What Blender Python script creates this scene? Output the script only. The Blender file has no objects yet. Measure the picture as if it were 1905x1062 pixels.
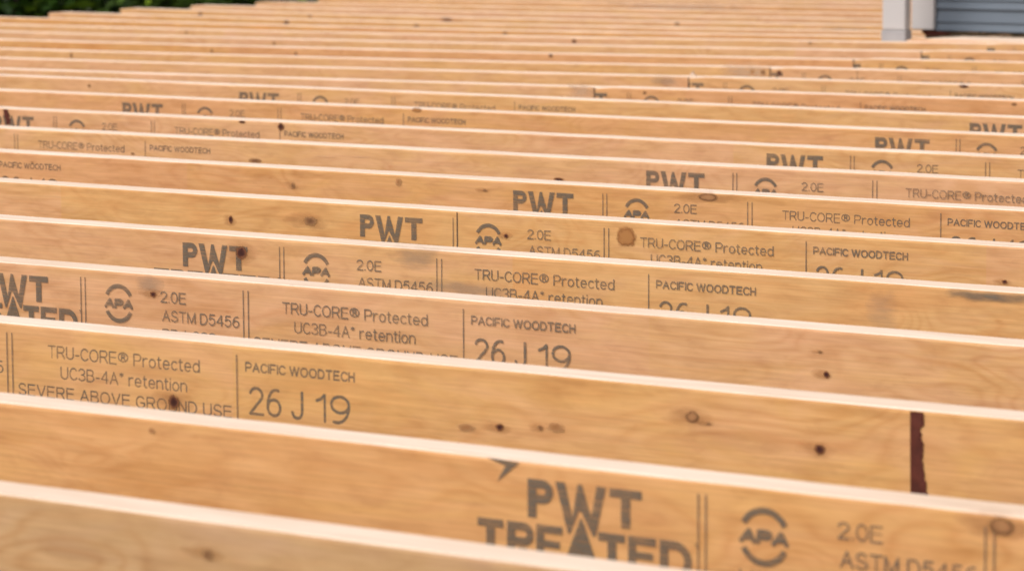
import bpy, bmesh, math, random
from mathutils import Vector, Matrix, noise as mnoise
from mathutils.geometry import tessellate_polygon

scene = bpy.context.scene
COL = scene.collection
random.seed(7)
ZD = 1.15                    # height of the joist tops above the ground

# ------------------------------------------------------------------ camera
cd = bpy.data.cameras.new('camera')
cam = bpy.data.objects.new('camera', cd)
COL.objects.link(cam)
scene.camera = cam
RX, UP, FW = Vector((0.829428, 0.558584, -0.005777)), Vector((-0.065157, 0.10701, 0.992121)), Vector((-0.554801, 0.822516, -0.125153))
m = Matrix((RX, UP, -FW)).transposed().to_4x4()
m.translation = Vector((0, 0, ZD + 0.50756))
cam.matrix_world = m
cd.sensor_fit = 'HORIZONTAL'
cd.sensor_width = 36.0
cd.lens = 6292.97 * 36.0 / 1905.0
cd.clip_start = 0.05
cd.clip_end = 500.0
cd.dof.use_dof = True
cd.dof.focus_distance = 4.5
cd.dof.aperture_fstop = 11.5

# ------------------------------------------------------------------ sky, sun, exposure
SUN_EL, SUN_AZ = math.radians(52), math.radians(205)      # azimuth clockwise from +Y
world = bpy.data.worlds.new('World')
scene.world = world
world.use_nodes = True
wn, wl = world.node_tree.nodes, world.node_tree.links
wn.clear()
wo = wn.new('ShaderNodeOutputWorld')
wb = wn.new('ShaderNodeBackground')
ws = wn.new('ShaderNodeTexSky')
ws.sky_type = 'NISHITA'
ws.sun_disc = False
ws.sun_elevation = SUN_EL
ws.sun_rotation = SUN_AZ
ws.air_density = 1.0
ws.dust_density = 4.0
ws.ozone_density = 1.0
wh = wn.new('ShaderNodeHueSaturation')
wh.inputs['Saturation'].default_value = 0.22              # a veil of cloud greys the blue
wl.new(ws.outputs[0], wh.inputs['Color'])
wl.new(wh.outputs[0], wb.inputs[0])
wl.new(wb.outputs[0], wo.inputs[0])
wb.inputs[1].default_value = 0.13
sl = bpy.data.lights.new('sun', 'SUN')
sl.energy = 1.2
sl.angle = math.radians(25)
sl.color = (1.0, 0.93, 0.84)
sun = bpy.data.objects.new('sun', sl)
COL.objects.link(sun)
sd = Vector((math.sin(SUN_AZ) * math.cos(SUN_EL), math.cos(SUN_AZ) * math.cos(SUN_EL), math.sin(SUN_EL)))
sun.rotation_euler = (-sd).to_track_quat('-Z', 'Y').to_euler()
sun.location = sd * 30
vs = scene.view_settings
vs.view_transform = 'Standard'
vs.look = 'None'
vs.exposure = 0.62
vs.gamma = 1.0
vs.use_curve_mapping = False
scene.render.resolution_x, scene.render.resolution_y = 1024, 570


# ------------------------------------------------------------------ helpers
def tag(o, label=None, cat=None, group=None, kind=None):
    if label: o['label'] = label
    if cat: o['category'] = cat
    if group: o['group'] = group
    if kind: o['kind'] = kind
    return o


def link(o, parent=None):
    COL.objects.link(o)
    if parent: o.parent = parent
    return o


def mesh_obj(name, verts, faces, mats, parent=None, loc=(0, 0, 0), smooth=False, mi=None):
    me = bpy.data.meshes.new(name)
    me.from_pydata([tuple(v) for v in verts], [], faces)
    for mt in (mats if isinstance(mats, (list, tuple)) else [mats]): me.materials.append(mt)
    if mi:
        for p, i in zip(me.polygons, mi): p.material_index = i
    if smooth:
        for p in me.polygons: p.use_smooth = True
    me.update()
    o = bpy.data.objects.new(name, me)
    o.location = loc
    return link(o, parent)


def box(x0, x1, y0, y1, z0, z1):
    v = [(x, y, z) for z in (z0, z1) for y in (y0, y1) for x in (x0, x1)]
    f = [(0, 2, 3, 1), (4, 5, 7, 6), (0, 1, 5, 4), (2, 6, 7, 3), (0, 4, 6, 2), (1, 3, 7, 5)]
    return v, f


def bevel_box(name, x0, x1, y0, y1, z0, z1, mat, parent=None, w=0.003):
    cx, cy = (x0 + x1) / 2, (y0 + y1) / 2
    bm = bmesh.new()
    v, f = box(x0 - cx, x1 - cx, y0 - cy, y1 - cy, 0, z1 - z0)
    bv = [bm.verts.new(p) for p in v]
    for q in f: bm.faces.new([bv[i] for i in q])
    bmesh.ops.bevel(bm, geom=bm.edges[:], offset=w, segments=1, affect='EDGES')
    bmesh.ops.recalc_face_normals(bm, faces=bm.faces)
    me = bpy.data.meshes.new(name)
    bm.to_mesh(me); bm.free()
    me.materials.append(mat)
    o = bpy.data.objects.new(name, me)
    o.location = (cx, cy, z0)
    return link(o, parent)


def empty(name, loc=(0, 0, 0)):
    o = bpy.data.objects.new(name, None)
    o.location = loc
    o.empty_display_size = 0.1
    return link(o)


# ------------------------------------------------------------------ materials
class NT:
    def __init__(self, name):
        self.mat = bpy.data.materials.new(name)
        self.mat.use_nodes = True
        self.n = self.mat.node_tree.nodes
        self.l = self.mat.node_tree.links
        self.n.clear()
        self.out = self.n.new('ShaderNodeOutputMaterial')
        self.b = self.n.new('ShaderNodeBsdfPrincipled')
        self.l.new(self.b.outputs[0], self.out.inputs[0])
        self.b.inputs['Specular IOR Level'].default_value = 0.25

    def put(self, sock, v):
        if hasattr(v, 'is_linked') or isinstance(v, bpy.types.NodeSocket): self.l.new(v, sock)
        else: sock.default_value = v

    def math(self, op, a, b=None, c=None):
        n = self.n.new('ShaderNodeMath'); n.operation = op
        self.put(n.inputs[0], a)
        if b is not None: self.put(n.inputs[1], b)
        if c is not None: self.put(n.inputs[2], c)
        return n.outputs[0]

    def coord(self):
        return self.n.new('ShaderNodeTexCoord').outputs['Object']

    def shift(self, vec, k=41.0):
        oi = self.n.new('ShaderNodeObjectInfo')
        s = self.math('MULTIPLY', oi.outputs['Random'], k)
        c = self.n.new('ShaderNodeCombineXYZ')
        self.l.new(s, c.inputs[0]); self.l.new(s, c.inputs[2])
        a = self.n.new('ShaderNodeVectorMath'); a.operation = 'ADD'
        self.l.new(vec, a.inputs[0]); self.l.new(c.outputs[0], a.inputs[1])
        return a.outputs[0], oi

    def scale(self, vec, s):
        a = self.n.new('ShaderNodeVectorMath'); a.operation = 'MULTIPLY'
        self.l.new(vec, a.inputs[0]); a.inputs[1].default_value = s
        return a.outputs[0]

    def noise(self, vec, sc=1.0, det=2.0, rough=0.5, dist=0.0):
        n = self.n.new('ShaderNodeTexNoise')
        self.l.new(vec, n.inputs['Vector'])
        n.inputs['Scale'].default_value = sc
        n.inputs['Detail'].default_value = det
        n.inputs['Roughness'].default_value = rough
        n.inputs['Distortion'].default_value = dist
        return n.outputs['Fac']

    def ramp(self, fac, stops):
        n = self.n.new('ShaderNodeValToRGB')
        e = n.color_ramp.elements
        while len(e) < len(stops): e.new(0.5)
        for q, (p, c) in zip(e, stops):
            q.position = p
            q.color = c if len(c) == 4 else (*c, 1)
        self.l.new(fac, n.inputs[0])
        return n.outputs[0]

    def mix(self, fac, a, b, mode='MIX'):
        n = self.n.new('ShaderNodeMix'); n.data_type = 'RGBA'; n.blend_type = mode
        self.put(n.inputs[0], fac)
        for s, v in ((n.inputs[6], a), (n.inputs[7], b)):
            if isinstance(v, tuple): s.default_value = v if len(v) == 4 else (*v, 1)
            else: self.l.new(v, s)
        return n.outputs[2]

    def bump(self, h, strength=0.2, dist=0.001):
        n = self.n.new('ShaderNodeBump')
        n.inputs['Strength'].default_value = strength
        n.inputs['Distance'].default_value = dist
        self.l.new(h, n.inputs['Height'])
        self.l.new(n.outputs[0], self.b.inputs['Normal'])


def g3(v): return (v, v, v, 1)


def mat_veneer():
    """rotary-cut softwood veneer; the board's own tint comes from its object colour"""
    t = NT('veneer_face')
    v, oi = t.shift(t.coord())
    # slow field whose contour lines are the swirling growth rings of peeled veneer
    warp = t.noise(t.scale(v, (5.0, 1, 24)), 1.0, 2, 0.5)
    low = t.noise(t.scale(v, (2.4, 1, 8.5)), 1.0, 1.5, 0.45, 1.1)
    fld = t.math('ADD', low, t.math('MULTIPLY', warp, 0.24))
    ring = t.math('PINGPONG', t.math('MULTIPLY', fld, 14.0), 0.5)
    ring = t.ramp(ring, [(0.0, g3(0)), (0.20, g3(0.12)), (0.44, g3(0.85)), (0.50, g3(1))])
    mask = t.ramp(t.noise(t.scale(v, (2.9, 1, 14)), 1.0, 2), [(0.40, g3(0.05)), (0.66, g3(1))])
    ring = t.math('MULTIPLY', ring, mask)
    fib = t.noise(t.scale(v, (7, 1, 330)), 1.0, 4, 0.6)
    streak = t.noise(t.scale(v, (4.5, 1, 55)), 1.0, 3, 0.55, 0.6)
    blot = t.noise(t.scale(v, (6.0, 1, 22)), 1.0, 3, 0.55, 0.8)
    big = t.noise(t.scale(v, (1.3, 1, 6)), 1.0, 2, 0.5, 0.4)
    patch = t.noise(t.scale(v, (17, 1, 60)), 1.0, 3, 0.6, 0.5)
    # veneer sheets butted along the length
    sx = t.n.new('ShaderNodeSeparateXYZ'); t.l.new(v, sx.inputs[0])
    cell = t.math('FLOOR', t.math('MULTIPLY', sx.outputs[0], 0.62))
    wn_ = t.n.new('ShaderNodeTexWhiteNoise'); wn_.noise_dimensions = '1D'
    t.l.new(cell, wn_.inputs['W'])
    hue = t.math('ADD', t.math('MULTIPLY', wn_.outputs['Value'], 0.22), t.math('ADD', t.math('MULTIPLY', blot, 0.55), t.math('MULTIPLY', big, 0.40)))
    tone = t.ramp(hue, [(0.34, (1.0, 0.90, 0.76)), (0.48, (1.0, 0.985, 0.88)), (0.58, (1.01, 0.99, 1.0)), (0.68, (1.02, 0.98, 1.08)), (0.82, (0.94, 0.86, 0.84))])
    col = t.mix(1.0, oi.outputs['Color'], tone, 'MULTIPLY')
    pt = t.ramp(patch, [(0.30, (0.88, 0.84, 0.82)), (0.50, g3(1)), (0.70, (1.06, 1.07, 1.12))])
    col = t.mix(0.95, col, pt, 'MULTIPLY')
    col = t.mix(t.math('MULTIPLY', ring, 0.50), col, t.mix(1.0, col, (0.80, 0.66, 0.52), 'MULTIPLY'))
    st = t.ramp(streak, [(0.30, (0.88, 0.82, 0.76)), (0.50, g3(1)), (0.72, (1.05, 1.06, 1.08))])
    col = t.mix(0.7, col, st, 'MULTIPLY')
    fb = t.ramp(fib, [(0.28, g3(0.84)), (0.68, g3(1.07))])
    col = t.mix(0.8, col, fb, 'MULTIPLY')
    sp = t.noise(t.scale(v, (26, 1, 70)), 1.0, 2)
    sp = t.ramp(sp, [(0.68, g3(1)), (0.80, (0.78, 0.62, 0.50))])
    col = t.mix(0.6, col, sp, 'MULTIPLY')
    t.l.new(col, t.b.inputs['Base Color'])
    t.b.inputs['Roughness'].default_value = 0.6
    t.bump(fib, 0.25, 0.0006)
    return t.mat


def mat_edge():
    """sawn top edge of the laminated board: pale, with faint ply lines along its length"""
    t = NT('sawn_edge')
    v, oi = t.shift(t.coord())
    sx = t.n.new('ShaderNodeSeparateXYZ'); t.l.new(t.coord(), sx.inputs[0])
    wob = t.noise(t.scale(v, (3, 30, 30)), 1.0, 2)
    ply = t.math('FRACT', t.math('ADD', t.math('MULTIPLY', sx.outputs[1], 1 / 0.0035), t.math('MULTIPLY', wob, 0.5)))
    ply = t.ramp(ply, [(0.0, g3(0.90)), (0.10, g3(1)), (0.88, g3(1)), (1.0, g3(0.90))])
    nz = t.noise(t.scale(v, (7, 160, 160)), 1.0, 4, 0.6)
    base = t.ramp(nz, [(0.3, (0.60, 0.445, 0.335)), (0.55, (0.70, 0.545, 0.435)), (0.75, (0.75, 0.605, 0.50))])
    big = t.noise(t.scale(v, (1.7, 1, 1)), 1.0, 3)
    base = t.mix(1.0, base, t.ramp(big, [(0.3, (0.94, 0.91, 0.87)), (0.6, g3(1.0))]), 'MULTIPLY')
    col = t.mix(0.7, base, ply, 'MULTIPLY')
    t.l.new(col, t.b.inputs['Base Color'])
    t.b.inputs['Roughness'].default_value = 0.75
    t.bump(nz, 0.3, 0.001)
    return t.mat


def mat_end():
    t = NT('cut_end_grain')
    v, oi = t.shift(t.coord())
    sx = t.n.new('ShaderNodeSeparateXYZ'); t.l.new(t.coord(), sx.inputs[0])
    ply = t.math('FRACT', t.math('MULTIPLY', sx.outputs[1], 1 / 0.0035))
    c = t.ramp(ply, [(0.0, (0.62, 0.46, 0.31)), (0.15, (0.78, 0.61, 0.45)), (0.85, (0.80, 0.64, 0.48)), (1.0, (0.64, 0.48, 0.33))])
    nz = t.noise(t.scale(v, (60, 60, 60)), 1.0, 3)
    c = t.mix(0.6, c, t.ramp(nz, [(0.3, g3(0.75)), (0.7, g3(1.05))]), 'MULTIPLY')
    t.l.new(c, t.b.inputs['Base Color'])
    t.b.inputs['Roughness'].default_value = 0.85
    return t.mat


def alpha_mix(t, a):
    tr = t.n.new('ShaderNodeBsdfTransparent')
    mx = t.n.new('ShaderNodeMixShader')
    t.put(mx.inputs[0], a)
    t.l.new(tr.outputs[0], mx.inputs[1]); t.l.new(t.b.outputs[0], mx.inputs[2])
    t.l.new(mx.outputs[0], t.out.inputs[0])


def mat_ink():
    t = NT('printing_ink')
    g = t.n.new('ShaderNodeNewGeometry').outputs['Position']
    n1 = t.noise(t.scale(g, (40, 40, 420)), 1.0, 3, 0.6)
    n2 = t.noise(t.scale(g, (9, 9, 25)), 1.0, 2)
    a = t.math('MULTIPLY', t.ramp(n1, [(0.30, g3(0.56)), (0.56, g3(1.0))]), t.ramp(n2, [(0.3, g3(0.64)), (0.65, g3(0.86))]))
    t.b.inputs['Base Color'].default_value = (0.145, 0.114, 0.084, 1)
    t.b.inputs['Roughness'].default_value = 0.7
    alpha_mix(t, a)
    return t.mat


def mat_knot(name, core, rim, a=1.0):
    t = NT(name)
    at = t.n.new('ShaderNodeAttribute'); at.attribute_name = 'rad'
    g = t.n.new('ShaderNodeNewGeometry').outputs['Position']
    nz = t.noise(g, 230, 2)
    r = t.math('ADD', at.outputs['Fac'], t.math('MULTIPLY', t.math('SUBTRACT', nz, 0.5), 0.5))
    col = t.ramp(r, [(0.0, core[0]), (0.45, core[1]), (0.75, rim)])
    t.l.new(col, t.b.inputs['Base Color'])
    t.b.inputs['Roughness'].default_value = 0.6
    al = t.ramp(r, [(0.0, g3(a)), (0.60, g3(a)), (1.0, g3(0))])
    alpha_mix(t, al)
    return t.mat


def mat_stain(name, col, a):
    t = NT(name)
    at = t.n.new('ShaderNodeAttribute'); at.attribute_name = 'rad'
    g = t.n.new('ShaderNodeNewGeometry').outputs['Position']
    nz = t.noise(t.scale(g, (35, 35, 110)), 1.0, 3)
    r = t.math('ADD', at.outputs['Fac'], t.math('MULTIPLY', t.math('SUBTRACT', nz, 0.5), 1.3))
    al = t.ramp(r, [(0.25, g3(a)), (0.95, g3(0))])
    t.b.inputs['Base Color'].default_value = (*col, 1)
    t.b.inputs['Roughness'].default_value = 0.8
    alpha_mix(t, al)
    return t.mat


def mat_plain(name, col, rough=0.7, var=0.12, sc=(8, 8, 8), bump=0.0):
    t = NT(name)
    v, oi = t.shift(t.coord())
    nz = t.noise(t.scale(v, sc), 1.0, 4, 0.6)
    c = t.mix(1.0, (*col, 1), t.ramp(nz, [(0.25, g3(1 - var)), (0.75, g3(1 + var))]), 'MULTIPLY')
    t.l.new(c, t.b.inputs['Base Color'])
    t.b.inputs['Roughness'].default_value = rough
    if bump: t.bump(nz, bump, 0.004)
    return t.mat


def mat_leaf(name, c0, c1):
    t = NT(name)
    oi = t.n.new('ShaderNodeNewGeometry')
    c = t.ramp(oi.outputs['Random Per Island'], [(0.0, c0), (0.7, c1), (1.0, tuple(min(1, q * 1.9) for q in c1))])
    t.l.new(c, t.b.inputs['Base Color'])
    t.b.inputs['Roughness'].default_value = 0.5
    tl = t.n.new('ShaderNodeBsdfTranslucent')
    t.l.new(c, tl.inputs[0])
    mx = t.n.new('ShaderNodeMixShader'); mx.inputs[0].default_value = 0.3
    t.l.new(t.b.outputs[0], mx.inputs[1]); t.l.new(tl.outputs[0], mx.inputs[2])
    t.l.new(mx.outputs[0], t.out.inputs[0])
    return t.mat


VENEER, EDGE, ENDG, INK = mat_veneer(), mat_edge(), mat_end(), mat_ink()
KNOT = {
    'red': mat_knot('knot_dead', ((0.035, 0.009, 0.006, 1), (0.06, 0.016, 0.010, 1)), (0.22, 0.085, 0.035, 1)),
    'brown': mat_knot('knot_brown', ((0.13, 0.055, 0.022, 1), (0.22, 0.10, 0.042, 1)), (0.36, 0.19, 0.08, 1), 0.9),
    'tan': mat_knot('knot_pale', ((0.34, 0.15, 0.055, 1), (0.38, 0.18, 0.07, 1)), (0.46, 0.25, 0.11, 1), 0.75),
    'orange': mat_knot('knot_orange', ((0.37, 0.165, 0.05, 1), (0.36, 0.16, 0.05, 1)), (0.30, 0.12, 0.035, 1), 1.0),
    'ring': mat_knot('knot_tight', ((0.40, 0.20, 0.085, 1), (0.35, 0.165, 0.066, 1)), (0.19, 0.085, 0.036, 1), 0.9),
}
TORN = mat_plain('torn_veneer_dark', (0.085, 0.020, 0.012), 0.8, 0.35, (60, 60, 60), 0.4)
GREYSTAIN = mat_stain('grey_smudge', (0.16, 0.135, 0.105), 0.70)
CLAYSTAIN = mat_stain('pale_grey_smudge', (0.36, 0.262, 0.185), 0.38)
PALESTAIN = mat_stain('pale_patch', (0.60, 0.40, 0.26), 0.5)
FAINT = mat_stain('faint_smudge', (0.40, 0.28, 0.19), 0.28)
HALO = mat_stain('knot_halo', (0.46, 0.225, 0.085), 0.45)
SEAM_SHADE = mat_plain('glue_seam_lap_shadow', (0.10, 0.055, 0.03), 0.7)  # veneer seams, and the shadow gaps painted at the laps
CHIP = mat_plain('pale_chip', (0.63, 0.375, 0.21), 0.7, 0.1, (30, 1, 200))

# ------------------------------------------------------------------ ground
T = NT('leaf_litter')
gp = T.n.new('ShaderNodeNewGeometry').outputs['Position']
na = T.noise(gp, 1.3, 5, 0.6); nb = T.noise(gp, 22, 4, 0.6)
gc = T.mix(na, (0.055, 0.042, 0.026), (0.035, 0.055, 0.018))
gc = T.mix(0.7, gc, T.ramp(nb, [(0.3, g3(0.5)), (0.7, g3(1.4))]), 'MULTIPLY')
T.l.new(gc, T.b.inputs['Base Color']); T.b.inputs['Roughness'].default_value = 0.95
T.bump(nb, 0.6, 0.03)
N = 40
gv, gf = [], []
for j in range(N + 1):
    for i in range(N + 1):
        x = -150 + 300 * i / N; y = -150 + 300 * j / N
        r = math.hypot(x + 3, y - 6)
        gv.append((x, y, 0.0 if r < 24 else 0.02 * (r - 24) * mnoise.noise(Vector((x * .02, y * .02, 0)))))
for j in range(N):
    for i in range(N):
        a = j * (N + 1) + i
        gf.append((a, a + 1, a + N + 2, a + N + 1))
tag(mesh_obj('ground', gv, gf, T.mat, smooth=True), kind='structure')

# ------------------------------------------------------------------ the joists
TH, DEP = 0.04445, 0.3016
S = 0.4064
JY = {1: 2.0501, 2: 2.3998, 3: 2.8165, 4: 3.2427, 5: 3.6359, 6: 4.0603, 7: 4.4782, 8: 4.8785, 9: 5.264, 10: 5.6768, 11: 6.0706}
for n in range(12, 28): JY[n] = 6.4906 + S * (n - 12)
XL, XR, XS = -8.295, 1.6, -4.04


def joist(name, x0, x1, yb, zf, tint, label, group, seed, yf=None):
    """a laminated board lying on edge: front face at yb-TH, back at yb; zf(x) is the height of its top edge relative to the deck"""
    L = x1 - x0
    nseg = int(L / 0.05)
    xc, yc = (x0 + x1) / 2, yb - TH / 2
    zb = -DEP
    vs_, fs, mi = [], [], []
    prof = 8
    for i in range(nseg + 1):
        x = x0 + L * i / nseg
        zt = zf(x)
        e = 0.0005
        n1 = mnoise.noise(Vector((x * 9, seed * 3.1, 0.3))); n2 = mnoise.noise(Vector((x * 9, seed * 3.1, 7.7)))
        n3 = mnoise.noise(Vector((x * 23, seed * 1.7, 2.2))); n4 = mnoise.noise(Vector((x * 1.1, seed * 5.3, 4.2)))
        yo = (yf(x) if yf else 0) + 0.0012 * n4
        b1 = 0.0016 + 0.0008 * n1 + 0.0005 * n3; b2 = 0.0016 + 0.0008 * n2
        end = 0.004 * max(0.0, 1 - min(i, nseg - i) / 1.0)          # ends worn round
        zt += e * n3 - end
        h = TH / 2
        ring = [(-h, zb), (-h, zt - b1 * 2.4), (-h + b1 * .4, zt - b1 * 0.8), (-h + b1 * 1.3, zt), (h - b2, zt + 0.0002 * n2), (h, zt - b2), (h, zb)]
        for (y, z) in ring: vs_.append((x - xc, y + yo, z - zb))
    k = 7
    for i in range(nseg):
        for j in range(k):
            a, b = i * k + j, i * k + (j + 1) % k
            fs.append((a, a + k, b + k, b)); mi.append(0 if j in (0, 1, 5, 6) else 1)
    fs.append(tuple(range(k))); mi.append(2)
    fs.append(tuple(reversed([nseg * k + j for j in range(k)]))); mi.append(2)
    o = mesh_obj(name, vs_, fs, [VENEER, EDGE, ENDG], loc=(xc, yc, ZD + zb), mi=mi)
    o.color = (*tint, 1)
    o['seed'] = seed
    tag(o, label, 'joist', group)
    o['yfront'] = yb - TH
    return o


def bow(seed, x): return 0.0012 * mnoise.noise(Vector((x * 1.1, seed * 5.3, 4.2)))


def on_face(o, x, z, off=0.0):
    """joist-local position of a point of its front face"""
    return (x - o.location.x, -TH / 2 - off * .6 + bow(o['seed'], x), ZD + z - o.location.z)


YEL, PINK, ORG, TAN, PALE, DUL = (0.610, 0.340, 0.140), (0.602, 0.342, 0.160), (0.588, 0.312, 0.128), (0.602, 0.342, 0.154), (0.605, 0.352, 0.175), (0.505, 0.302, 0.160)
mid = {
    1: (DUL, 'dull tan joist nearest the camera, cut by the bottom edge of the picture'),
    2: ((0.620, 0.338, 0.125), 'golden joist second from the front, with large grey lettering and an arrow mark'),
    3: (YEL, 'yellowish joist third from the front, with a dark red torn strip near its right end'),
    4: (PINK, 'pinkish joist fourth from the front, its date stamp half hidden, blank towards the right'),
    5: (TAN, 'tan joist fifth from the front, a dark red knot on its large letter T'),
    6: ((0.608, 0.342, 0.148), 'yellowish joist sixth from the front, with a big round orange knot between its stamps'),
    7: (ORG, 'orange joist seventh from the front, plain at left, large lettering in mid picture'),
    8: (PINK, 'pinkish joist eighth from the front, with thin pale scratches left of centre'),
    9: (PINK, 'joist ninth from the front, dark torn spot across its lettering at the left edge'),
    10: (ORG, 'strong orange joist tenth from the front, printed left and far right'),
    11: (TAN, 'eleventh joist from the front, last one running unspliced across the picture'),
}
J = {}
for n, (tint, lab) in mid.items():
    J[n, 'M'] = joist('floor_joist', XL, XR, JY[n], lambda x: 0.0, tint, lab, 'long joists running across the deck frame', n)

ZL = {12: (-.0062, -.0200, -.026), 13: (-.0055, -.0220, -.0255), 14: (-.0058, -.0250, -.029), 15: (-.0075, -.0255, -.032), 16: (-.0067, -.0272, -.033),
      17: (-.0052, -.0285, -.0355), 18: (-.0109, -.0330, -.036), 19: (-.0185, -.0368, -.0375), 20: (-.0190, -.0390, -.039), 21: (-.023, -.0390, -.0435),
      22: (-.0255, -.0392, -.046), 23: (-.0255, -.0385, -.047)}
ORD = {12: 'first', 13: 'second', 14: 'third', 15: 'fourth', 16: 'fifth', 17: 'sixth', 18: 'seventh', 19: 'eighth', 20: 'ninth', 21: 'tenth', 22: 'eleventh', 23: 'twelfth', 24: 'thirteenth', 25: 'fourteenth', 26: 'fifteenth', 27: 'sixteenth'}
tl = [PALE, TAN, PINK, ORG, PALE, TAN]
tl_ = {12: PALE, 13: PINK, 14: TAN, 15: ORG, 16: PALE, 17: PALE, 18: ORG, 19: TAN, 20: TAN, 21: PALE, 22: TAN, 23: ORG}
for n in range(12, 28):
    q = ZL.get(n, ZL[23])

    def zf(x, q=q):
        u = (x + 4.094) / (-8.25 + 4.094)
        return q[0] * 2 * (u - .5) * (u - 1) - q[1] * 4 * u * (u - 1) + q[2] * 2 * u * (u - .5)
    xe = XS if n <= 17 else -4.462
    if n <= 17: lab = 'short left-hand joist tucked behind a printed one, %s behind the long joists' % ORD[n]
    elif n <= 23: lab = 'far short joist running left of the house, %s behind the long joists' % ORD[n]
    else: lab = 'far short joist at the top edge of the picture, %s behind the long joists' % ORD[n]
    J[n, 'L'] = joist('floor_joist', XL + random.uniform(-.006, .006), xe, JY[n], zf, tl_.get(n, tl[n % 6]), lab, 'shorter left-hand joists', 40 + n)
XE = {12: -4.0928, 13: -4.0908, 14: -4.1021, 15: -4.0902, 16: -4.1062, 17: -4.1120}
tr_ = {12: ORG, 13: PALE, 14: TAN, 15: YEL, 16: YEL, 17: TAN}
rl = {12: 'printed right-hand joist just behind the unspliced ones, its cut left end overlapping a plain joist',
      13: 'pale printed right-hand joist with an upright splinter at its cut left end',
      14: 'right-hand joist with dark knots at its cut left end, third of the overlapping ones',
      15: 'yellowish right-hand joist, fourth of the overlapping ones from the front',
      16: 'yellowish right-hand joist, second in front of the grey house wall',
      17: 'right-hand joist directly in front of the grey house wall'}
for n in range(12, 18):
    J[n, 'R'] = joist('floor_joist', XE[n], XR, JY[n] - TH - .0012, lambda x: min(.004, -.0015 + (x + 4.1) * .005), tr_[n], rl[n], 'lapped right-hand joists', 80 + n)

# splinter standing on the lap of the second short joist
sv, sf = [], []
for q in ((0, 0, 0), (.016, 0, 0), (.014, 0, .006), (.010, 0, .004), (.0075, 0, .013), (.005, 0, .005), (.002, 0, .0085)):
    sv.append(q)
nk = len(sv)
sv += [(a + .001, b + .005, c) for a, b, c in sv]
sf = [tuple(range(nk)), tuple(reversed(range(nk, 2 * nk)))] + [(i, i + nk, (i + 1) % nk + nk, (i + 1) % nk) for i in range(nk)]
o = J[13, 'R']
mesh_obj('splinter', sv, sf, EDGE, o, (XE[13] - .006 - o.location.x, -.004, ZD - .0038 - o.location.z))

# ------------------------------------------------------------------ stamps
def A_(cx, cy, rx, ry, a0, a1, n=10):
    return [(cx + rx * math.cos(math.radians(a0 + (a1 - a0) * i / n)), cy + ry * math.sin(math.radians(a0 + (a1 - a0) * i / n))) for i in range(n + 1)]


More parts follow.
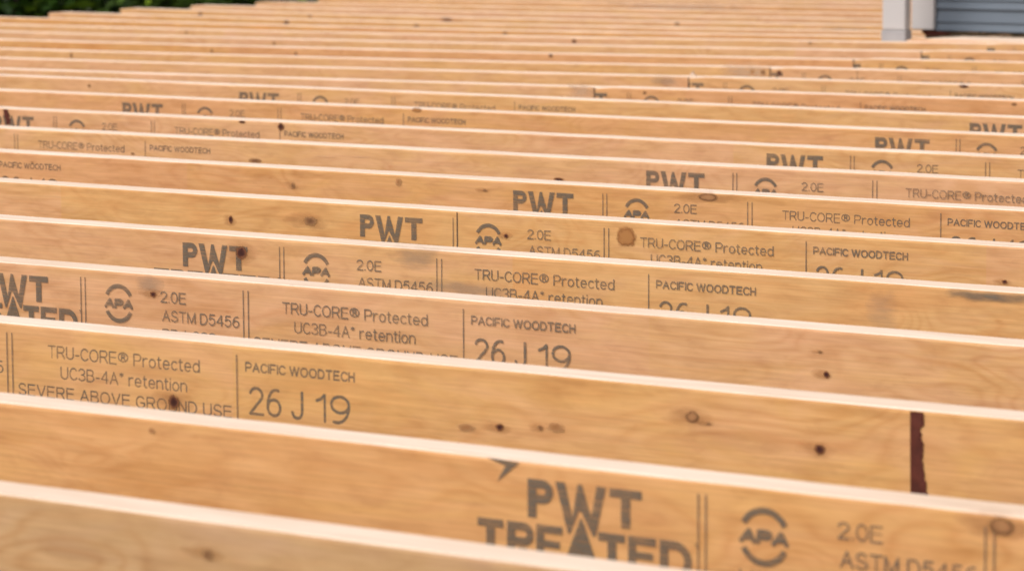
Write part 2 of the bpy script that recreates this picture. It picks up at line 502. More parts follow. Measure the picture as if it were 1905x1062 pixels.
GL = {      # stroke lettering, cap height 1
    'T': [[(0, 1), (.6, 1)], [(.3, 1), (.3, 0)]],
    'R': [[(0, 0), (0, 1), (.36, 1)] + A_(.36, .74, .22, .26, 90, -90) + [(0, .48)], [(.34, .48), (.61, 0)]],
    'U': [[(0, 1)] + A_(.29, .28, .29, .28, 180, 360) + [(.58, 1)]],
    '-': [[(0, .37), (.28, .37)]],
    'C': [A_(.33, .5, .33, .5, 42, 318, 16)],
    'O': [A_(.35, .5, .35, .5, 0, 360, 20)],
    'E': [[(.54, 1), (0, 1), (0, 0), (.56, 0)], [(0, .53), (.5, .53)]],
    'F': [[(.54, 1), (0, 1), (0, 0)], [(0, .52), (.46, .52)]],
    '®': [A_(.40, .62, .40, .38, 0, 360, 18), [(.28, .42), (.28, .83), (.44, .83)] + A_(.44, .72, .1, .11, 90, -90, 5) + [(.28, .61)], [(.42, .61), (.55, .42)]],
    'P': [[(0, 0), (0, 1), (.34, 1)] + A_(.34, .72, .24, .28, 90, -90) + [(0, .44)]],
    'r': [[(0, 0), (0, .70)], A_(.24, .44, .24, .26, 180, 70, 6)],
    'o': [A_(.25, .35, .25, .36, 0, 360, 16)],
    't': [[(.11, .93), (.11, .12), (.17, .01), (.28, .01)], [(0, .70), (.27, .70)]],
    'e': [[(.02, .37), (.5, .37)] + A_(.25, .35, .25, .36, 0, 315, 14)],
    'c': [A_(.25, .35, .25, .36, 45, 315, 12)],
    'd': [A_(.25, .35, .25, .36, 0, 360, 16), [(.5, 1), (.5, 0)]],
    'n': [[(0, 0), (0, .70)], A_(.23, .45, .23, .26, 180, 0, 8) + [(.46, 0)]],
    'i': [[(0, 0), (0, .70)], [(0, .93), (0, 1)]],
    '3': [A_(.27, .75, .25, .25, 155, -90), A_(.27, .255, .28, .255, 90, -155)],
    'B': [[(.3, .53), (0, .53), (0, 1), (.31, 1)] + A_(.31, .765, .22, .235, 90, -90) + A_(.32, .265, .26, .265, 90, -90) + [(0, 0), (0, .53)]],
    '4': [[(.43, 0), (.43, 1), (0, .3), (.57, .3)]],
    'A': [[(0, 0), (.32, 1), (.64, 0)], [(.12, .35), (.52, .35)]],
    '*': [[(.14, 1.0), (.14, .72)], [(.02, .93), (.26, .79)], [(.02, .79), (.26, .93)]],
    'S': [A_(.29, .745, .26, .255, 25, 270) + A_(.29, .25, .28, .24, 90, -155)],
    'V': [[(0, 1), (.31, 0), (.62, 1)]],
    'G': [A_(.33, .5, .33, .5, 45, 325, 16) + [(.63, .22), (.63, .47), (.36, .47)]],
    'N': [[(0, 0), (0, 1), (.53, 0), (.53, 1)]],
    'D': [[(0, 0), (0, 1), (.25, 1)] + A_(.25, .5, .35, .5, 90, -90, 12) + [(0, 0)]],
    '2': [A_(.27, .73, .26, .27, 165, -25) + [(0, 0), (.55, 0)]],
    '0': [A_(.27, .5, .27, .5, 0, 360, 18)],
    '.': [[(0, 0), (0, .05)]],
    'M': [[(0, 0), (0, 1), (.34, 0), (.68, 1), (.68, 0)]],
    '5': [[(.5, 1), (.1, 1), (.04, .53)] + A_(.26, .33, .28, .33, 135, -150, 12)],
    '6': [A_(.28, .31, .27, .31, 0, 360, 16), A_(.38, .36, .37, .64, 75, 178, 8)],
    '9': [A_(.27, .69, .27, .31, 0, 360, 16), A_(.17, .64, .37, .64, -105, -2, 8)],
    '1': [[(.02, .77), (.16, .86), (.26, 1), (.26, 0)]],
    'J': [[(.40, 1)] + A_(.20, .25, .20, .25, 0, -170)],
    'L': [[(0, 1), (0, 0), (.5, 0)]],
    'I': [[(0, 0), (0, 1)]],
    'W': [[(0, 1), (.23, 0), (.46, 1), (.69, 0), (.92, 1)]],
    'H': [[(0, 0), (0, 1)], [(.54, 0), (.54, 1)], [(0, .53), (.54, .53)]],
}


def text_mesh(name, parts, cell=.0006, slant=0.0):
    """parts: (string, x, z_top, width, cap height, stroke width); thin strips of ink in the XZ plane, none overlapping"""
    V, F = [], []
    for (s_, x, zt, w, cap, sw) in parts:
        pen, items = 0.0, []
        for ch in s_:
            if ch == ' ': pen += .34; continue
            st = GL[ch]
            gw = max(p[0] for q in st for p in q)
            items.append((pen, st, gw)); pen += gw + .20
        tot = pen - .20
        kx, kz = (w - sw) / tot, cap - sw
        for (px, st, gw) in items:
            segs = []
            for q in st:
                pts_ = [(x + sw / 2 + (px + a) * kx + slant * b * kz, zt - cap + sw / 2 + b * kz) for a, b in q]
                segs += list(zip(pts_[:-1], pts_[1:]))
            xa = min(min(a[0], b[0]) for a, b in segs) - sw; xb = max(max(a[0], b[0]) for a, b in segs) + sw
            za = min(min(a[1], b[1]) for a, b in segs) - sw; zb = max(max(a[1], b[1]) for a, b in segs) + sw
            nx, nz = int((xb - xa) / cell) + 1, int((zb - za) / cell) + 1
            r2 = (sw / 2) ** 2
            for iz in range(nz):
                zc = za + (iz + .5) * cell
                run = None
                near = [g for g in segs if min(g[0][1], g[1][1]) - sw <= zc <= max(g[0][1], g[1][1]) + sw]
                for ix in range(nx + 1):
                    xc = xa + (ix + .5) * cell
                    hit = False
                    if ix < nx:
                        for (ax, az), (bx, bz) in near:
                            dx, dz = bx - ax, bz - az
                            l2 = dx * dx + dz * dz
                            u = 0 if l2 == 0 else max(0, min(1, ((xc - ax) * dx + (zc - az) * dz) / l2))
                            if (xc - ax - u * dx) ** 2 + (zc - az - u * dz) ** 2 <= r2: hit = True; break
                    if hit and run is None: run = ix
                    if not hit and run is not None:
                        k = len(V)
                        x0_, x1_, z0_, z1_ = xa + run * cell, xa + ix * cell, za + iz * cell, za + (iz + 1) * cell
                        V += [(x0_, 0, z0_), (x1_, 0, z0_), (x1_, 0, z1_), (x0_, 0, z1_)]
                        F.append((k, k + 1, k + 2, k + 3)); run = None
    return V, F


def poly_mesh(polys):
    """list of outlines (with optional holes by bridging): triangulated flat mesh in XZ"""
    V, F = [], []
    for pl in polys:
        b0 = len(V)
        V += [(a, 0, b) for a, b in pl]
        for tri in tessellate_polygon([[Vector((a, b, 0)) for a, b in pl]]):
            (ax, az), (bx, bz), (cx_, cz_) = (pl[q] for q in tri)
            ar = (bx - ax) * (cz_ - az) - (bz - az) * (cx_ - ax)
            if abs(ar) < 1e-12: continue
            F.append(tuple(b0 + q for q in (tri if ar > 0 else tri[::-1])))
    return V, F


def arc(cx, cz, r0, r1, a0, a1, n=16, sx=1.0):
    p = [(cx + sx * r1 * math.cos(math.radians(a0 + (a1 - a0) * i / n)), cz + r1 * math.sin(math.radians(a0 + (a1 - a0) * i / n))) for i in range(n + 1)]
    p += [(cx + sx * r0 * math.cos(math.radians(a1 + (a0 - a1) * i / n)), cz + r0 * math.sin(math.radians(a1 + (a0 - a1) * i / n))) for i in range(n + 1)]
    return p


H = 0.0332                                    # height of the large letters
def rect(a, b, c, d): return [(a, c), (b, c), (b, d), (a, d)]
def bowl_letter(x0, x1, top, bot, th, full):
    """P / R / D bowl: stem plus half ring; full = bowl reaches the base"""
    bb = bot if full else top - (top - bot) * .62
    cz = (top + bb) / 2; ro = (top - bb) / 2; ri = ro - th * .85
    xm = x1 - min(ro, (x1 - x0) * .55); kx = (x1 - xm) / ro
    out = [rect(x0, x0 + th, bot, top), rect(x0 + th, xm, top - th * .85, top), rect(x0 + th, xm, bb, bb + th * .85)]
    out.append(arc(xm, cz, ri, ro, 90, -90, 14, kx))
    return out


def brand_polys(arrow):
    ps = []
    ps += bowl_letter(0, .778, 0, -1, .27, False)                               # P
    ps.append([(.85, 0), (1.14, 0), (1.36, -.86), (1.50, -.12), (1.53, 0), (1.66, 0), (1.69, -.12), (1.93, -.80), (2.10, 0), (2.38, 0),
               (2.06, -1.30), (1.98, -1.30), (1.63, -.70), (1.56, -.70), (1.30, -1.30), (1.22, -1.30)])   # W, open below for the A
    ps += [rect(2.477, 3.436, -.23, 0), rect(2.82, 3.10, -1, -.23)]              # T
    t, b, th = -1.16, -2.15, .26
    ps += [rect(-1.567, -.756, t - .22, t), rect(-1.30, -1.02, b, t - .22)]      # T
    ps += bowl_letter(-.647, .18, t, b, th, False)                               # R
    ps.append([(-.30, -1.80), (-.05, -1.80), (.22, b), (-.10, b)])
    ps += [rect(.257, .50, b, t), rect(.50, 1.06, t - .21, t), rect(.50, .98, -1.74, -1.55), rect(.50, 1.06, b, b + .21)]   # E
    ps.append([(1.60, -.88), (1.66, -.88), (2.16, b), (1.90, b), (1.78, -1.88), (1.46, -1.88), (1.36, b), (1.08, b)])        # A
    ps += [rect(2.14, 2.94, t - .22, t), rect(2.42, 2.68, b, t - .22)]           # T
    ps += [rect(3.03, 3.27, b, t), rect(3.27, 3.85, t - .21, t), rect(3.27, 3.77, -1.74, -1.55), rect(3.27, 3.85, b, b + .21)]
    ps += bowl_letter(3.96, 4.90, t, b, th, True)                                # D
    ps += [rect(4.98, 5.08, t - .03, t), rect(5.02, 5.04, t - .12, t - .03)]
    if arrow: ps.append([(-1.30, .427), (-.674, .263), (-.948, -.18), (-.236, .387)][::-1])
    return [[(a * H, c * H) for a, c in p] for p in ps]


def clip_left(polys, x0):
    """keep what lies right of x0 (the board was cut through its stamp)"""
    out = []
    for pl in polys:
        q = []
        for (a, b) in zip(pl, pl[1:] + pl[:1]):
            ia, ib = a[0] >= x0, b[0] >= x0
            if ia: q.append(a)
            if ia != ib:
                u = (x0 - a[0]) / (b[0] - a[0])
                q.append((x0, a[1] + u * (b[1] - a[1])))
        if len(q) > 2: out.append(q)
    return out


def apa_polys():
    c = (.2310, -.0258)
    return [arc(c[0], c[1], .0190, .0246, 152, 28), arc(c[0], c[1], .0190, .0246, -28, -152)]


SM = {}
def shared(name, vf):
    me = bpy.data.meshes.new(name)
    me.from_pydata(vf[0], [], vf[1]); me.materials.append(INK); me.update()
    return me


SM['brand_lettering'] = shared('brand_lettering', poly_mesh(brand_polys(False)))
SM['brand_lettering_arrow'] = shared('brand_lettering_arrow', poly_mesh(brand_polys(True)))
va, fa = poly_mesh(apa_polys())
vt, ft = text_mesh('apa', [('APA', .2075, -.0197, .0465, .0128, .0043)], .0005, .12)
SM['grade_mark'] = shared('grade_mark', (va + vt, fa + [tuple(len(va) + i for i in q) for q in ft]))
bt, bl = 0.0036, -0.105
PIECES = [('brand_lettering', 'brand_lettering'), ('grade_mark', 'grade_mark')]
SM['bar'] = shared('divider_bar', poly_mesh([rect(0, .0016, bl, bt)]))
SW = .00165
LINES = [('grade_text', '2.0E', .2985, -.0055, .0410, .0143, SW), ('grade_text', 'ASTM D5456', .3010, -.0288, .1215, .0143, SW), ('grade_text', 'PR-L233', .3010, -.0520, .085, .0143, SW), ('mill_text', 'MILL', .2080, -.0545, .040, .0130, SW),
         ('treatment_text', 'TRU-CORE® Protected', .4890, -.0060, .2150, .0143, SW), ('treatment_text', 'UC3B-4A* retention', .5070, -.0285, .1790, .0143, SW), ('treatment_text', 'SEVERE ABOVE GROUND USE', .4440, -.0515, .3030, .0143, .0019),
         ('maker_text', 'PACIFIC WOODTECH', .7655, -.0030, .1445, .0108, .0019), ('date_text', '26', .7700, -.0283, .0436, .0310, .0034), ('date_text', 'J', .8262, -.0283, .0162, .0310, .0034), ('date_text', '19', .8578, -.0283, .0457, .0310, .0034)]
for i, q in enumerate(LINES):
    SM['line%d' % i] = shared(q[0], text_mesh('t', [q[1:]]))
    PIECES.append((q[0], 'line%d' % i))


def stamp(o, px, pz, arrow=False, cut=None):
    for nm, key in PIECES:
        me = SM['brand_lettering_arrow' if arrow and nm == 'brand_lettering' else key]
        if cut is not None and nm == 'brand_lettering': me = shared(nm, poly_mesh(clip_left(brand_polys(False), cut - px + .001)))
        s = bpy.data.objects.new(nm, me)
        s.location = on_face(o, px, pz, 0.0014)
        link(s, o)
    for a in (.1680, .1752, .4283, .4360, .7540):
        s = bpy.data.objects.new('divider_bar', SM['bar'])
        s.location = on_face(o, px + a, pz, 0.0014)
        link(s, o)


PER = 1.837
ST = {1: (-.95, -2.787), 2: (-1.5735,), 3: (-2.976,), 4: (-2.980,), 5: (-2.970,), 6: (-2.980,), 7: (-2.987, -4.848), 8: (-2.986, -4.838), 9: (-2.9735, -4.8205), 10: (-2.9747, -4.8206), 11: (-2.9737, -4.8098)}
for n, ps in ST.items():
    for p_ in ps: stamp(J[n, 'M'], p_, -.0145, arrow=(n == 2))
for n, x in {12: -4.0571, 13: -4.0477, 14: -4.0644, 15: -4.0673, 16: -4.0797, 17: -4.0869}.items():
    stamp(J[n, 'R'], x - .1141, -.0155, cut=XE[n])

# ------------------------------------------------------------------ knots and marks on the faces
def blob(name, o, x, z, w, h, mat, off=.0017, n=20, seed=0, soft=True, square=0.0):
    V = [(0, 0, 0)]; rad = [0.0]
    rings = (0.35, 0.7, 1.0)
    for r in rings:
        for i in range(n):
            a = 2 * math.pi * i / n
            k = 1 + 0.16 * mnoise.noise(Vector((math.cos(a) * 1.3, math.sin(a) * 1.3, seed * 2.7)))
            ca, sa = math.cos(a), math.sin(a)
            if square:
                mx_ = max(abs(ca), abs(sa)); ca, sa = ca * (1 - square) + ca / mx_ * square, sa * (1 - square) + sa / mx_ * square
            V.append((w / 2 * r * k * ca, 0, h / 2 * r * k * sa)); rad.append(r)
    F = [(0, 1 + i, 1 + (i + 1) % n) for i in range(n)]
    for q in range(2):
        for i in range(n):
            a, b = 1 + q * n + i, 1 + q * n + (i + 1) % n
            F.append((a, a + n, b + n, b))
    ob = mesh_obj(name, V, F, mat, o, on_face(o, x, z, off))
    at = ob.data.attributes.new('rad', 'FLOAT', 'POINT')
    at.data.foreach_set('value', rad)
    return ob


#MARKS#
MARKS= [(1, 'M', -1.638, -0.0262, 0.0111, 0.0083, 'brown'),
         (2, 'M', -1.988, -0.0109, 0.0083, 0.0049, 'tan'),
         (2, 'M', -1.13, -0.0089, 0.0221, 0.0142, 'ring'),
         (3, 'M', -2.308, -0.0687, 0.0153, 0.015, 'red'),
         (3, 'M', -1.885, -0.0583, 0.0098, 0.0081, 'red'),
         (3, 'M', -1.818, -0.0523, 0.0219, 0.0096, 'tan'),
         (3, 'M', -1.836, -0.0544, 0.0064, 0.0054, 'brown'),
         (3, 'M', -1.66, -0.0282, 0.015, 0.0104, 'ring'),
         (3, 'M', -1.642, -0.0329, 0.005, 0.0026, 'brown'),
         (3, 'M', -1.52, -0.0468, 0.0116, 0.0096, 'red'),
         (3, 'M', -1.926, -0.062, 0.0223, 0.0076, 'tan'),
         (4, 'M', -2.693, -0.025, 0.0096, 0.008, 'red'),
         (4, 'M', -1.746, -0.0491, 0.0077, 0.0076, 'red'),
         (4, 'M', -1.754, -0.0249, 0.0056, 0.0029, 'brown'),
         (5, 'M', -2.867, -0.0231, 0.0194, 0.0176, 'red'),
         (6, 'M', -3.225, -0.0365, 0.0079, 0.0115, 'red'),
         (6, 'M', -3.072, -0.0298, 0.0233, 0.0145, 'brown'),
         (6, 'M', -2.718, -0.0322, 0.0075, 0.007, 'red'),
         (6, 'M', -2.514, -0.022, 0.031, 0.0273, 'orange'),
         (6, 'M', -1.928, -0.0472, 0.0077, 0.0056, 'red'),
         (7, 'M', -3.427, -0.0293, 0.0086, 0.0107, 'brown'),
         (7, 'M', -3.211, -0.0126, 0.0126, 0.014, 'tan'),
         (7, 'M', -3.041, -0.0173, 0.0083, 0.0043, 'brown'),
         (8, 'M', -3.823, -0.0358, 0.0307, 0.0088, 'brown'),
         (8, 'M', -3.162, -0.0385, 0.02, 0.0065, 'red'),
         (7, 'M', -2.628, -0.0074, 0.0336, 0.0115, 'ring'),
         (9, 'M', -4.063, -0.0098, 0.0165, 0.0147, 'red'),
         (9, 'M', -4.159, -0.0041, 0.0179, 0.0053, 'red'),
         (12, 'R', -3.057, -0.0045, 0.0135, 0.0067, 'brown'),
         (10, 'M', -4.032, -0.0027, 0.0239, 0.0088, 'orange'),
         (13, 'R', -3.374, -0.0018, 0.026, 0.0072, 'red'),
         (12, 'R', -3.958, -0.0113, 0.0101, 0.0072, 'brown'),
         (14, 'L', -4.146, -0.0189, 0.0144, 0.0132, 'brown'),
         (14, 'R', -4.075, -0.0156, 0.0142, 0.0131, 'red'),
         (14, 'L', -4.176, -0.0185, 0.0128, 0.0106, 'tan'),
         (20, 'L', -7.916, -0.0532, 0.0191, 0.0119, 'red'),
         (19, 'L', -7.202, -0.0506, 0.0269, 0.0112, 'red'),
         (20, 'L', -7.409, -0.0514, 0.0186, 0.0077, 'brown'),
         (15, 'L', -6.217, -0.0416, 0.0113, 0.0094, 'brown'),
         (16, 'L', -6.305, -0.0415, 0.0117, 0.0097, 'brown'),
         (15, 'L', -5.909, -0.041, 0.0111, 0.0077, 'red'),
         (17, 'L', -5.49, -0.034, 0.0174, 0.0096, 'red'),
         (17, 'L', -4.689, -0.02, 0.0129, 0.0061, 'brown'),
         (15, 'L', -5.039, -0.0232, 0.0123, 0.0102, 'red'),
         (14, 'L', -6.398, -0.0383, 0.0092, 0.0168, 'brown'),
         (17, 'L', -6.98, -0.0436, 0.0125, 0.0087, 'brown'),
         (11, 'M', -5.258, -0.016, 0.0091, 0.0088, 'brown'),
         (8, 'M', -4.114, -0.0358, 0.0097, 0.004, 'brown'),
         (7, 'M', -4.004, -0.016, 0.0068, 0.0038, 'tan'),
         (20, 'L', -5.869, -0.0441, 0.0216, 0.0108, 'brown'),
         (20, 'L', -6.808, -0.05, 0.0498, 0.0094, 'red'),
         (19, 'L', -6.649, -0.0493, 0.0262, 0.0091, 'brown'),
         (18, 'L', -6.013, -0.0409, 0.0205, 0.0085, 'brown')]
PALES = [(14, -4.196, -.018, .17, .05), (12, -4.155, -.020, .085, .05), (20, -5.23, -.050, .24, .03), (23, -6.6, -.050, .7, .03)]
for i, (n, sd_, x, z, w, h, k) in enumerate(MARKS):
    if (n, sd_) not in J: continue
    gf_ = 1.15 if k in ('red', 'brown', 'tan') else 1.15
    blob('knot', J[n, sd_], x, z, w * gf_, h * gf_, KNOT[k], seed=i)
    if k in ('red', 'brown', 'ring') and n < 8:
        blob('knot_halo', J[n, sd_], x - .004, z, w * 4.2, h * 1.9, HALO, off=.0013, seed=i + 50)
    if k in ('red', 'brown') and w > .009:
        blob('knot_halo', J[n, sd_], x + .003, z, w * 3.6, h * 2.0, mat_halo if 'mat_halo' in globals() else KNOT['tan'], off=.0016, seed=i + 50) if False else None
# stained and torn places
blob('stain', J[5, 'M'], -1.745, -.0075, .125, .016, GREYSTAIN, .0019, seed=3, square=.5)
blob('stain', J[5, 'M'], -2.575, -.0110, .095, .036, CLAYSTAIN, .0012, seed=4, square=.4)
blob('stain', J[5, 'M'], -1.886, -.0300, .050, .055, FAINT, .0019, seed=5, square=.6)
blob('stain', J[5, 'M'], -2.50, -.0480, .20, .025, CLAYSTAIN, .0012, seed=6)
blob('stain', J[4, 'M'], -2.70, -.0130, .050, .030, CLAYSTAIN, .0012, seed=9)
blob('stain', J[13, 'L'], -4.18, -.018, .09, .03, CLAYSTAIN, .0019, seed=7, square=.5)
# dark strips painted as the shadow gap at each lap, and pale places left of the laps
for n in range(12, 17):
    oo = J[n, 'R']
    mesh_obj('lap_shadow_strip', *poly_mesh([rect(0, .0035, -.09, -.003)]), SEAM_SHADE, oo, on_face(oo, XE[n] + .0005, -.001, .0012))
for (n, x, z, w, h) in PALES: blob('pale_patch', J[n, 'L'], x, z, w, h, PALESTAIN, .0016, seed=n, square=.9)
# red-brown strip where a ribbon of veneer is missing
random.seed(3)
zz = [.0035 - .0995 * i / 34 for i in range(35)]
rights = []
for z_ in zz:
    base = .0132 if z_ > -.010 else .0108 if z_ > -.022 else .0124 if z_ > -.046 else .0124 + (-.046 - z_) * .22
    rights.append((base + random.uniform(-.0013, .0013), z_))
outl = [(-.0008, .0035)] + rights + [(.0006, zz[-1])]
outl = outl[::-1]
mesh_obj('torn_strip', *poly_mesh([outl]), TORN, J[3, 'M'], on_face(J[3, 'M'], -1.4240, -.0055, .0019))
tv = [(0, .0), (.012, .001), (.014, -.006), (.018, -.010), (.016, -.016), (.021, -.021), (.017, -.029), (.008, -.031), (.006, -.020), (.002, -.012)]
mesh_obj('torn_strip', *poly_mesh([tv]), TORN, J[9, 'M'], on_face(J[9, 'M'], -4.790, -.0025, .0021))
for (n, x, w) in ((6, -2.8050, .0016), (14, -3.86, .001)):
    oo = J[n, 'M'] if n < 12 else J[n, 'R']
    mesh_obj('veneer_seam', *poly_mesh([rect(0, w, -.11, -.001)]), SEAM_SHADE, oo, on_face(oo, x, -.0015, .0012))
for (x, z, w) in ((-3.69, -.0215, .05), (-3.61, -.0185, .045), (-2.30, -.03, .03)):
    mesh_obj('scratch', *poly_mesh([[(0, 0), (w * .5, -.0006), (w, .0002), (w, .0010), (w * .5, .0006)]]), CHIP, J[8, 'M'], on_face(J[8, 'M'], x, z, .0014))

# ------------------------------------------------------------------ beams and posts that carry the joists
WOODP = mat_plain('treated_post', (0.36, 0.24, 0.12), 0.75, 0.2, (4, 4, 1), 0.2)


def support(x, y0, y1, ys, label):
    e = tag(empty('support_beam', (x, (y0 + y1) / 2, 0)), label, 'beam')
    zt = ZD - DEP - 0.0005
    b = bevel_box('beam', x - .045, x + .045, y0, y1, zt - .24, zt, WOODP)
    b.parent = e; b.location = Vector(b.location) - Vector(e.location)
    for y in ys:
        q = bevel_box('post', x - .045, x + .045, y - .045, y + .045, 0, zt - .241, WOODP)
        q.parent = e; q.location = Vector(q.location) - Vector(e.location)


support(-7.9, 1.95, 12.7, (2.2, 5.6, 9.0, 12.4), 'beam on posts under the left ends of the joists')
support(-4.13, 1.95, 8.6, (2.2, 5.3, 8.4), 'beam on posts under the laps of the joists')
support(-4.70, 8.78, 12.7, (9.0, 12.4), 'beam on posts beside the house wall')
support(1.1, 1.95, 8.6, (2.2, 5.3, 8.4), 'beam on posts under the right ends of the joists')

# ledger bolted to the house behind the last right-hand joist
led = tag(empty('ledger_beam', (-1.4, 8.61, ZD - DEP)), 'built-up ledger beam between the last right-hand joist and the grey wall', 'beam')
for i in range(-1, 4):
    y1_ = JY[17] + .0012 + (i + 1) * (TH + .0006)
    p_ = joist('ply', XS + .01 if i < 0 else -4.405 + .012 * i, XR, y1_, lambda x: -.0015, PALE, None, None, 120 + i)
    for k_ in ('category',):
        if k_ in p_: del p_[k_]
    p_.parent = led; p_.location = Vector(p_.location) - Vector(led.location)

# ------------------------------------------------------------------ house corner
SID = mat_plain('grey_siding', (0.106, 0.129, 0.160), 0.55, 0.10, (2, 2, 12), 0.05)
WHT = mat_plain('white_trim', (0.49, 0.46, 0.45), 0.5, 0.05, (6, 6, 3))
FOOT = mat_plain('grey_foot', (0.33, 0.315, 0.32), 0.5, 0.10, (30, 30, 30))
T = NT('weathered_sheathing')
gp = T.n.new('ShaderNodeNewGeometry').outputs['Position']
nb = T.noise(T.scale(gp, (22, 22, 130)), 1.0, 3, 0.6)
T.l.new(T.ramp(nb, [(0.36, (0.065, 0.052, 0.032)), (0.52, (0.12, 0.085, 0.045)), (0.60, (0.36, 0.23, 0.14))]), T.b.inputs['Base Color'])
T.b.inputs['Roughness'].default_value = 0.9
SHEA = T.mat
ROOFM = mat_plain('roof_shingle', (0.075, 0.070, 0.068), 0.9, 0.3, (20, 20, 20), 0.5)
BLOCK = mat_plain('foundation_block', (0.30, 0.29, 0.27), 0.9, 0.2, (6, 6, 6), 0.4)
HX0, HX1, HY0, HY1, HT = -4.456, 4.2, 8.735, 15.0, 2.75
hs = tag(empty('house', (0, 11.5, 0)), 'house corner with blue-grey lap siding above the far right joists', 'house')


def part(ob):
    ob.parent = hs
    ob.location = Vector(ob.location) - Vector(hs.location)
    return ob


part(bevel_box('foundation', HX0 + .03, HX1, HY0 + .03, HY1, 0, ZD - .25, BLOCK))
part(bevel_box('wall', HX0, HX1, HY0, HY1, ZD - .25, ZD + HT, SHEA))
# lap siding: one profile, shared by all courses
PIT = .0626
prof = [(-.002, 0.0), (-.016, .0), (-.0165, .002), (-.0112, .0238), (-.0160, .0250), (-.0160, .0272), (-.008, .068), (-.002, .068)]


def course(x0, x1):
    V = [(x, y, z) for x in (x0, x1) for (y, z) in prof]
    k = len(prof)
    F = [(i, i + k, (i + 1) % k + k, (i + 1) % k) for i in range(k)] + [tuple(range(k))[::-1], tuple(range(k, 2 * k))]
    me = bpy.data.meshes.new('siding_board')
    me.from_pydata(V, [], F); me.materials.append(SID); me.update()
    bm = bmesh.new(); bm.from_mesh(me); bmesh.ops.recalc_face_normals(bm, faces=bm.faces); bm.to_mesh(me); bm.free()
    return me


cme = course(-4.4145 - 0, HX1)
sme = course(-HY1 + .0, -8.80)
for i in range(int(HT / PIT) - 1):
    z = ZD + .0116 + PIT * i
    s = bpy.data.objects.new('siding_board', cme); link(s); s.location = (0, HY0, z); part(s)
    s = bpy.data.objects.new('siding_board', sme); link(s); s.rotation_euler = (0, 0, -math.pi / 2); s.location = (HX0, 0, z); part(s)
part(bevel_box('corner_trim', -4.4865, -4.4155, HY0 - .0255, HY0 - .0005, ZD + .0135, ZD + HT, WHT, w=.002))
part(bevel_box('corner_trim', -4.4865, HX0 - .0006, HY0 + .0005, HY0 + .065, ZD + .0135, ZD + HT, WHT, w=.002))
# torn scraps hanging below the corner
random.seed(11)
rv = []
pts = [(-.010, .0), (.004, .005), (.020, .003), (.032, .010), (.040, .004), (.062, -.001), (.090, -.004), (.066, -.0085), (.030, -.0125), (.004, -.012)]
V = [(a, 0, b) for a, b in pts] + [(a, .012, b) for a, b in pts]
k = len(pts)
F = [tuple(range(k)), tuple(reversed(range(k, 2 * k)))] + [(i, i + k, (i + 1) % k + k, (i + 1) % k) for i in range(k)]
part(mesh_obj('rotten_scrap', V, F, TORN, loc=(-4.452, HY0 - .0135, ZD + .0095)))
part(bevel_box('sill_strip', -4.40, HX1, HY0 - .006, HY0 - .0005, ZD - .012, ZD + .0105, SHEA, w=.001))
# eave and roof
rz = ZD + HT
rvv = [(HX0 - .35, HY0 - .35, rz), (HX1 + .3, HY0 - .35, rz), (HX1 + .3, HY1 + .35, rz), (HX0 - .35, HY1 + .35, rz)]
mid_y = (HY0 + HY1) / 2
rvv += [(a, b, c + .12) for a, b, c in rvv] + [(HX0 - .35, mid_y, rz + 1.5), (HX1 + .3, mid_y, rz + 1.5)]
rf = [(3, 2, 1, 0), (0, 1, 5, 4), (2, 3, 7, 6), (4, 5, 9, 8), (6, 7, 8, 9), (0, 4, 8, 7, 3), (1, 2, 6, 9, 5)]
part(mesh_obj('roof', rvv, rf, ROOFM))

# white post standing by the corner
po = tag(empty('trim_post', (-4.448, 8.545, ZD - .34)), 'narrow white post with a grey foot standing at the house corner', 'post')
def ppart(ob):
    ob.parent = po
    ob.location = Vector(ob.location) - Vector(po.location)
    return ob
PX0, PX1, PY0, PY1 = -4.4848, -4.4118, 8.527, 8.562
ppart(bevel_box('shaft', PX0, PX1, PY0, PY1, ZD + .0205, ZD + 2.6, WHT, w=.003))
ppart(bevel_box('foot', PX0 - .002, PX1 + .002, PY0 - .002, PY1 + .002, ZD - .34, ZD + .020, FOOT, w=.002))

# ------------------------------------------------------------------ shrubs and trees at the left
LEAF = [mat_leaf('leaf_dark', (0.014, 0.036, 0.005, 1), (0.036, 0.078, 0.010, 1)), mat_leaf('leaf_mid', (0.022, 0.045, 0.008, 1), (0.065, 0.110, 0.018, 1)), mat_leaf('leaf_bright', (0.12, 0.20, 0.015, 1), (0.25, 0.36, 0.03, 1))]
BARK = mat_plain('bark', (0.085, 0.062, 0.045), 0.95, 0.4, (9, 9, 2), 0.6)


def leaves(name, blobs, n, size, mat, parent, rnd):
    V, F = [], []
    for i in range(n):
        c, r = rnd.choice(blobs)
        d = Vector((rnd.gauss(0, 1), rnd.gauss(0, 1), rnd.gauss(0, 1))).normalized() * (rnd.random() ** .45)
        p = Vector(c) + Vector((d.x * r[0], d.y * r[1], d.z * r[2]))
        if p.z < .03: p.z = .03 + rnd.random() * .1
        a = Vector((rnd.gauss(0, 1), rnd.gauss(0, 1), rnd.gauss(0, .5))).normalized()
        b = a.cross(Vector((rnd.gauss(0, .5), rnd.gauss(0, .5), 1))).normalized()
        s = size * rnd.uniform(.6, 1.3)
        k = len(V)
        V += [p - a * s, p + b * s * .42 - a * s * .1, p + a * s, p - b * s * .42 - a * s * .1]
        F.append((k, k + 1, k + 2, k + 3))
    return mesh_obj(name, V, F, mat, parent)


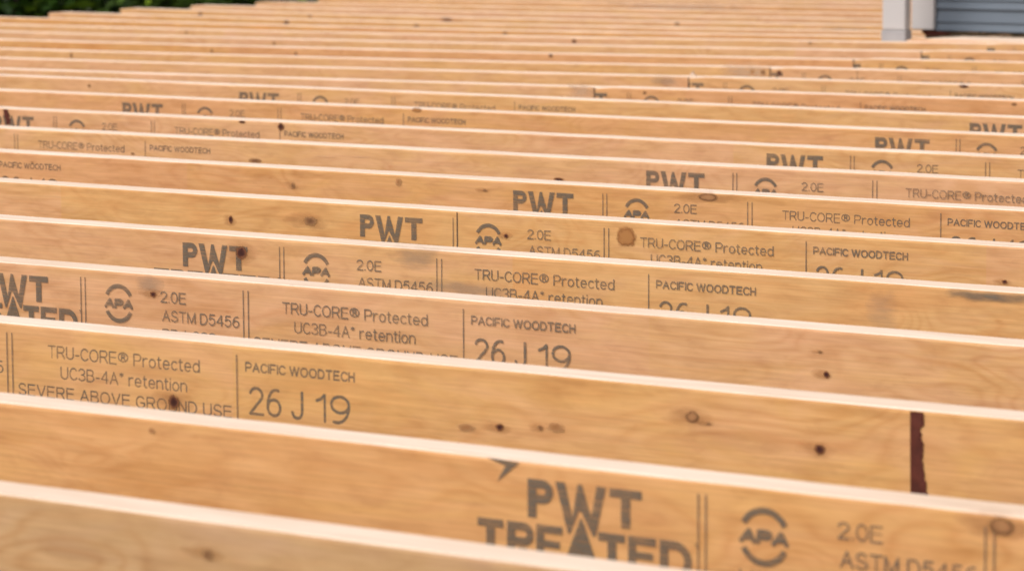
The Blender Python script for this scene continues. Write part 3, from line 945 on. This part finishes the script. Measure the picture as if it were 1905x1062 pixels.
def tube(path, rads, k=7):
    V, F = [], []
    for i, (p, r) in enumerate(zip(path, rads)):
        for j in range(k):
            a = 2 * math.pi * j / k
            V.append((p[0] + r * math.cos(a), p[1] + r * math.sin(a), p[2]))
    for i in range(len(path) - 1):
        for j in range(k):
            F.append((i * k + j, i * k + (j + 1) % k, (i + 1) * k + (j + 1) % k, (i + 1) * k + j))
    F.append(tuple(reversed(range(k)))); F.append(tuple(range((len(path) - 1) * k, len(path) * k)))
    return V, F


def shrub(x, y, w, h, label, seed, lm, bright=0):
    rnd = random.Random(seed)
    e = tag(empty('shrub', (x, y, 0)), label, 'shrub', 'shrubs beyond the left ends of the joists')
    V, F = [], []
    for i in range(6):
        a = rnd.uniform(0, 6.28)
        v, f = tube([(0.05 * math.cos(a), .05 * math.sin(a), -.02), (.2 * w * math.cos(a), .2 * w * math.sin(a), h * .45), (.4 * w * math.cos(a), .4 * w * math.sin(a), h * .85)], (.022, .014, .006), 5)
        F += [tuple(len(V) + q for q in g) for g in f]; V += v
    mesh_obj('stem', V, F, BARK, e)
    bl = [((rnd.uniform(-.45, .45) * w, rnd.uniform(-.45, .45) * w, h * rnd.uniform(.25, .75)), (w * .42, w * .42, h * .34)) for _ in range(9)]
    bl += [((0, 0, h * .25), (w * .6, w * .6, h * .28))]
    leaves('crown', bl, 5200, .055, lm, e, rnd)
    if bright: leaves('young_leaves', bl, bright * 2, .065, LEAF[2], e, rnd)


def tree(x, y, h, w, label, seed, lm):
    rnd = random.Random(seed)
    e = tag(empty('tree', (x, y, 0)), label, 'tree', 'trees behind the shrubs')
    lean = rnd.uniform(-.4, .4)
    V, F = tube([(0, 0, -.05), (0, 0, .15), (lean * .3, 0, h * .4), (lean, .1, h * .85)], (.22, .16, .12, .04), 10)
    bl = []
    for i in range(8):
        a = rnd.uniform(0, 6.28); z0 = h * rnd.uniform(.25, .7)
        tip = (w * .7 * math.cos(a), w * .7 * math.sin(a), z0 + h * .14)
        v, f = tube([(lean * z0 / h, 0, z0), (tip[0] * .5, tip[1] * .5, z0 + h * .08), tip], (.06, .04, .012), 6)
        F += [tuple(len(V) + q for q in g) for g in f]; V += v
        bl.append((tip, (w * .42, w * .42, h * .13)))
        bl.append(((tip[0] * .5, tip[1] * .5, z0 + h * .16), (w * .4, w * .4, h * .12)))
    mesh_obj('trunk', V, F, BARK, e)
    leaves('crown', bl, 9000, .10, lm, e, rnd)


sh = [(-14.6, 13.6, 1.3, 1.6, 'dark shrub at the upper left corner', 0, 60), (-13.6, 14.6, 1.2, 1.5, 'shrub with a bright young leaf above the leftmost visible joist end', 0, 160),
      (-12.9, 15.6, 1.2, 1.6, 'mid green shrub above the second visible joist end from the left', 1, 130), (-12.1, 16.5, 1.2, 1.5, 'leafy shrub above the third visible joist end from the left', 1, 150),
      (-11.3, 17.4, 1.3, 1.7, 'shrub at the right end of the green strip', 0, 170), (-15.8, 15.6, 1.5, 2.2, 'tall dark shrub standing behind the corner shrub', 0, 40),
      (-14.2, 17.0, 1.6, 2.3, 'tall shrub standing behind the middle of the green strip', 0, 60), (-12.6, 18.6, 1.6, 2.3, 'tall shrub behind the right end of the green strip', 0, 60)]
for i, (x, y, w, h, lab, li, br) in enumerate(sh): shrub(x, y, w, h, lab, 200 + i, LEAF[li], br)
for i, (x, y, h, w, lab) in enumerate([(-17.5, 14.0, 8, 3.0, 'tall tree beyond the left corner of the picture'), (-16.0, 18.0, 9, 3.2, 'tall tree behind the middle of the shrubs'), (-12.5, 20.5, 8.5, 3.0, 'tall tree behind the right end of the shrubs'), (-14.0, 14.8, 7, 2.6, 'slender tree among the shrubs, its crown above the picture')]):
    tree(x, y, h, w, lab, 300 + i, LEAF[0])
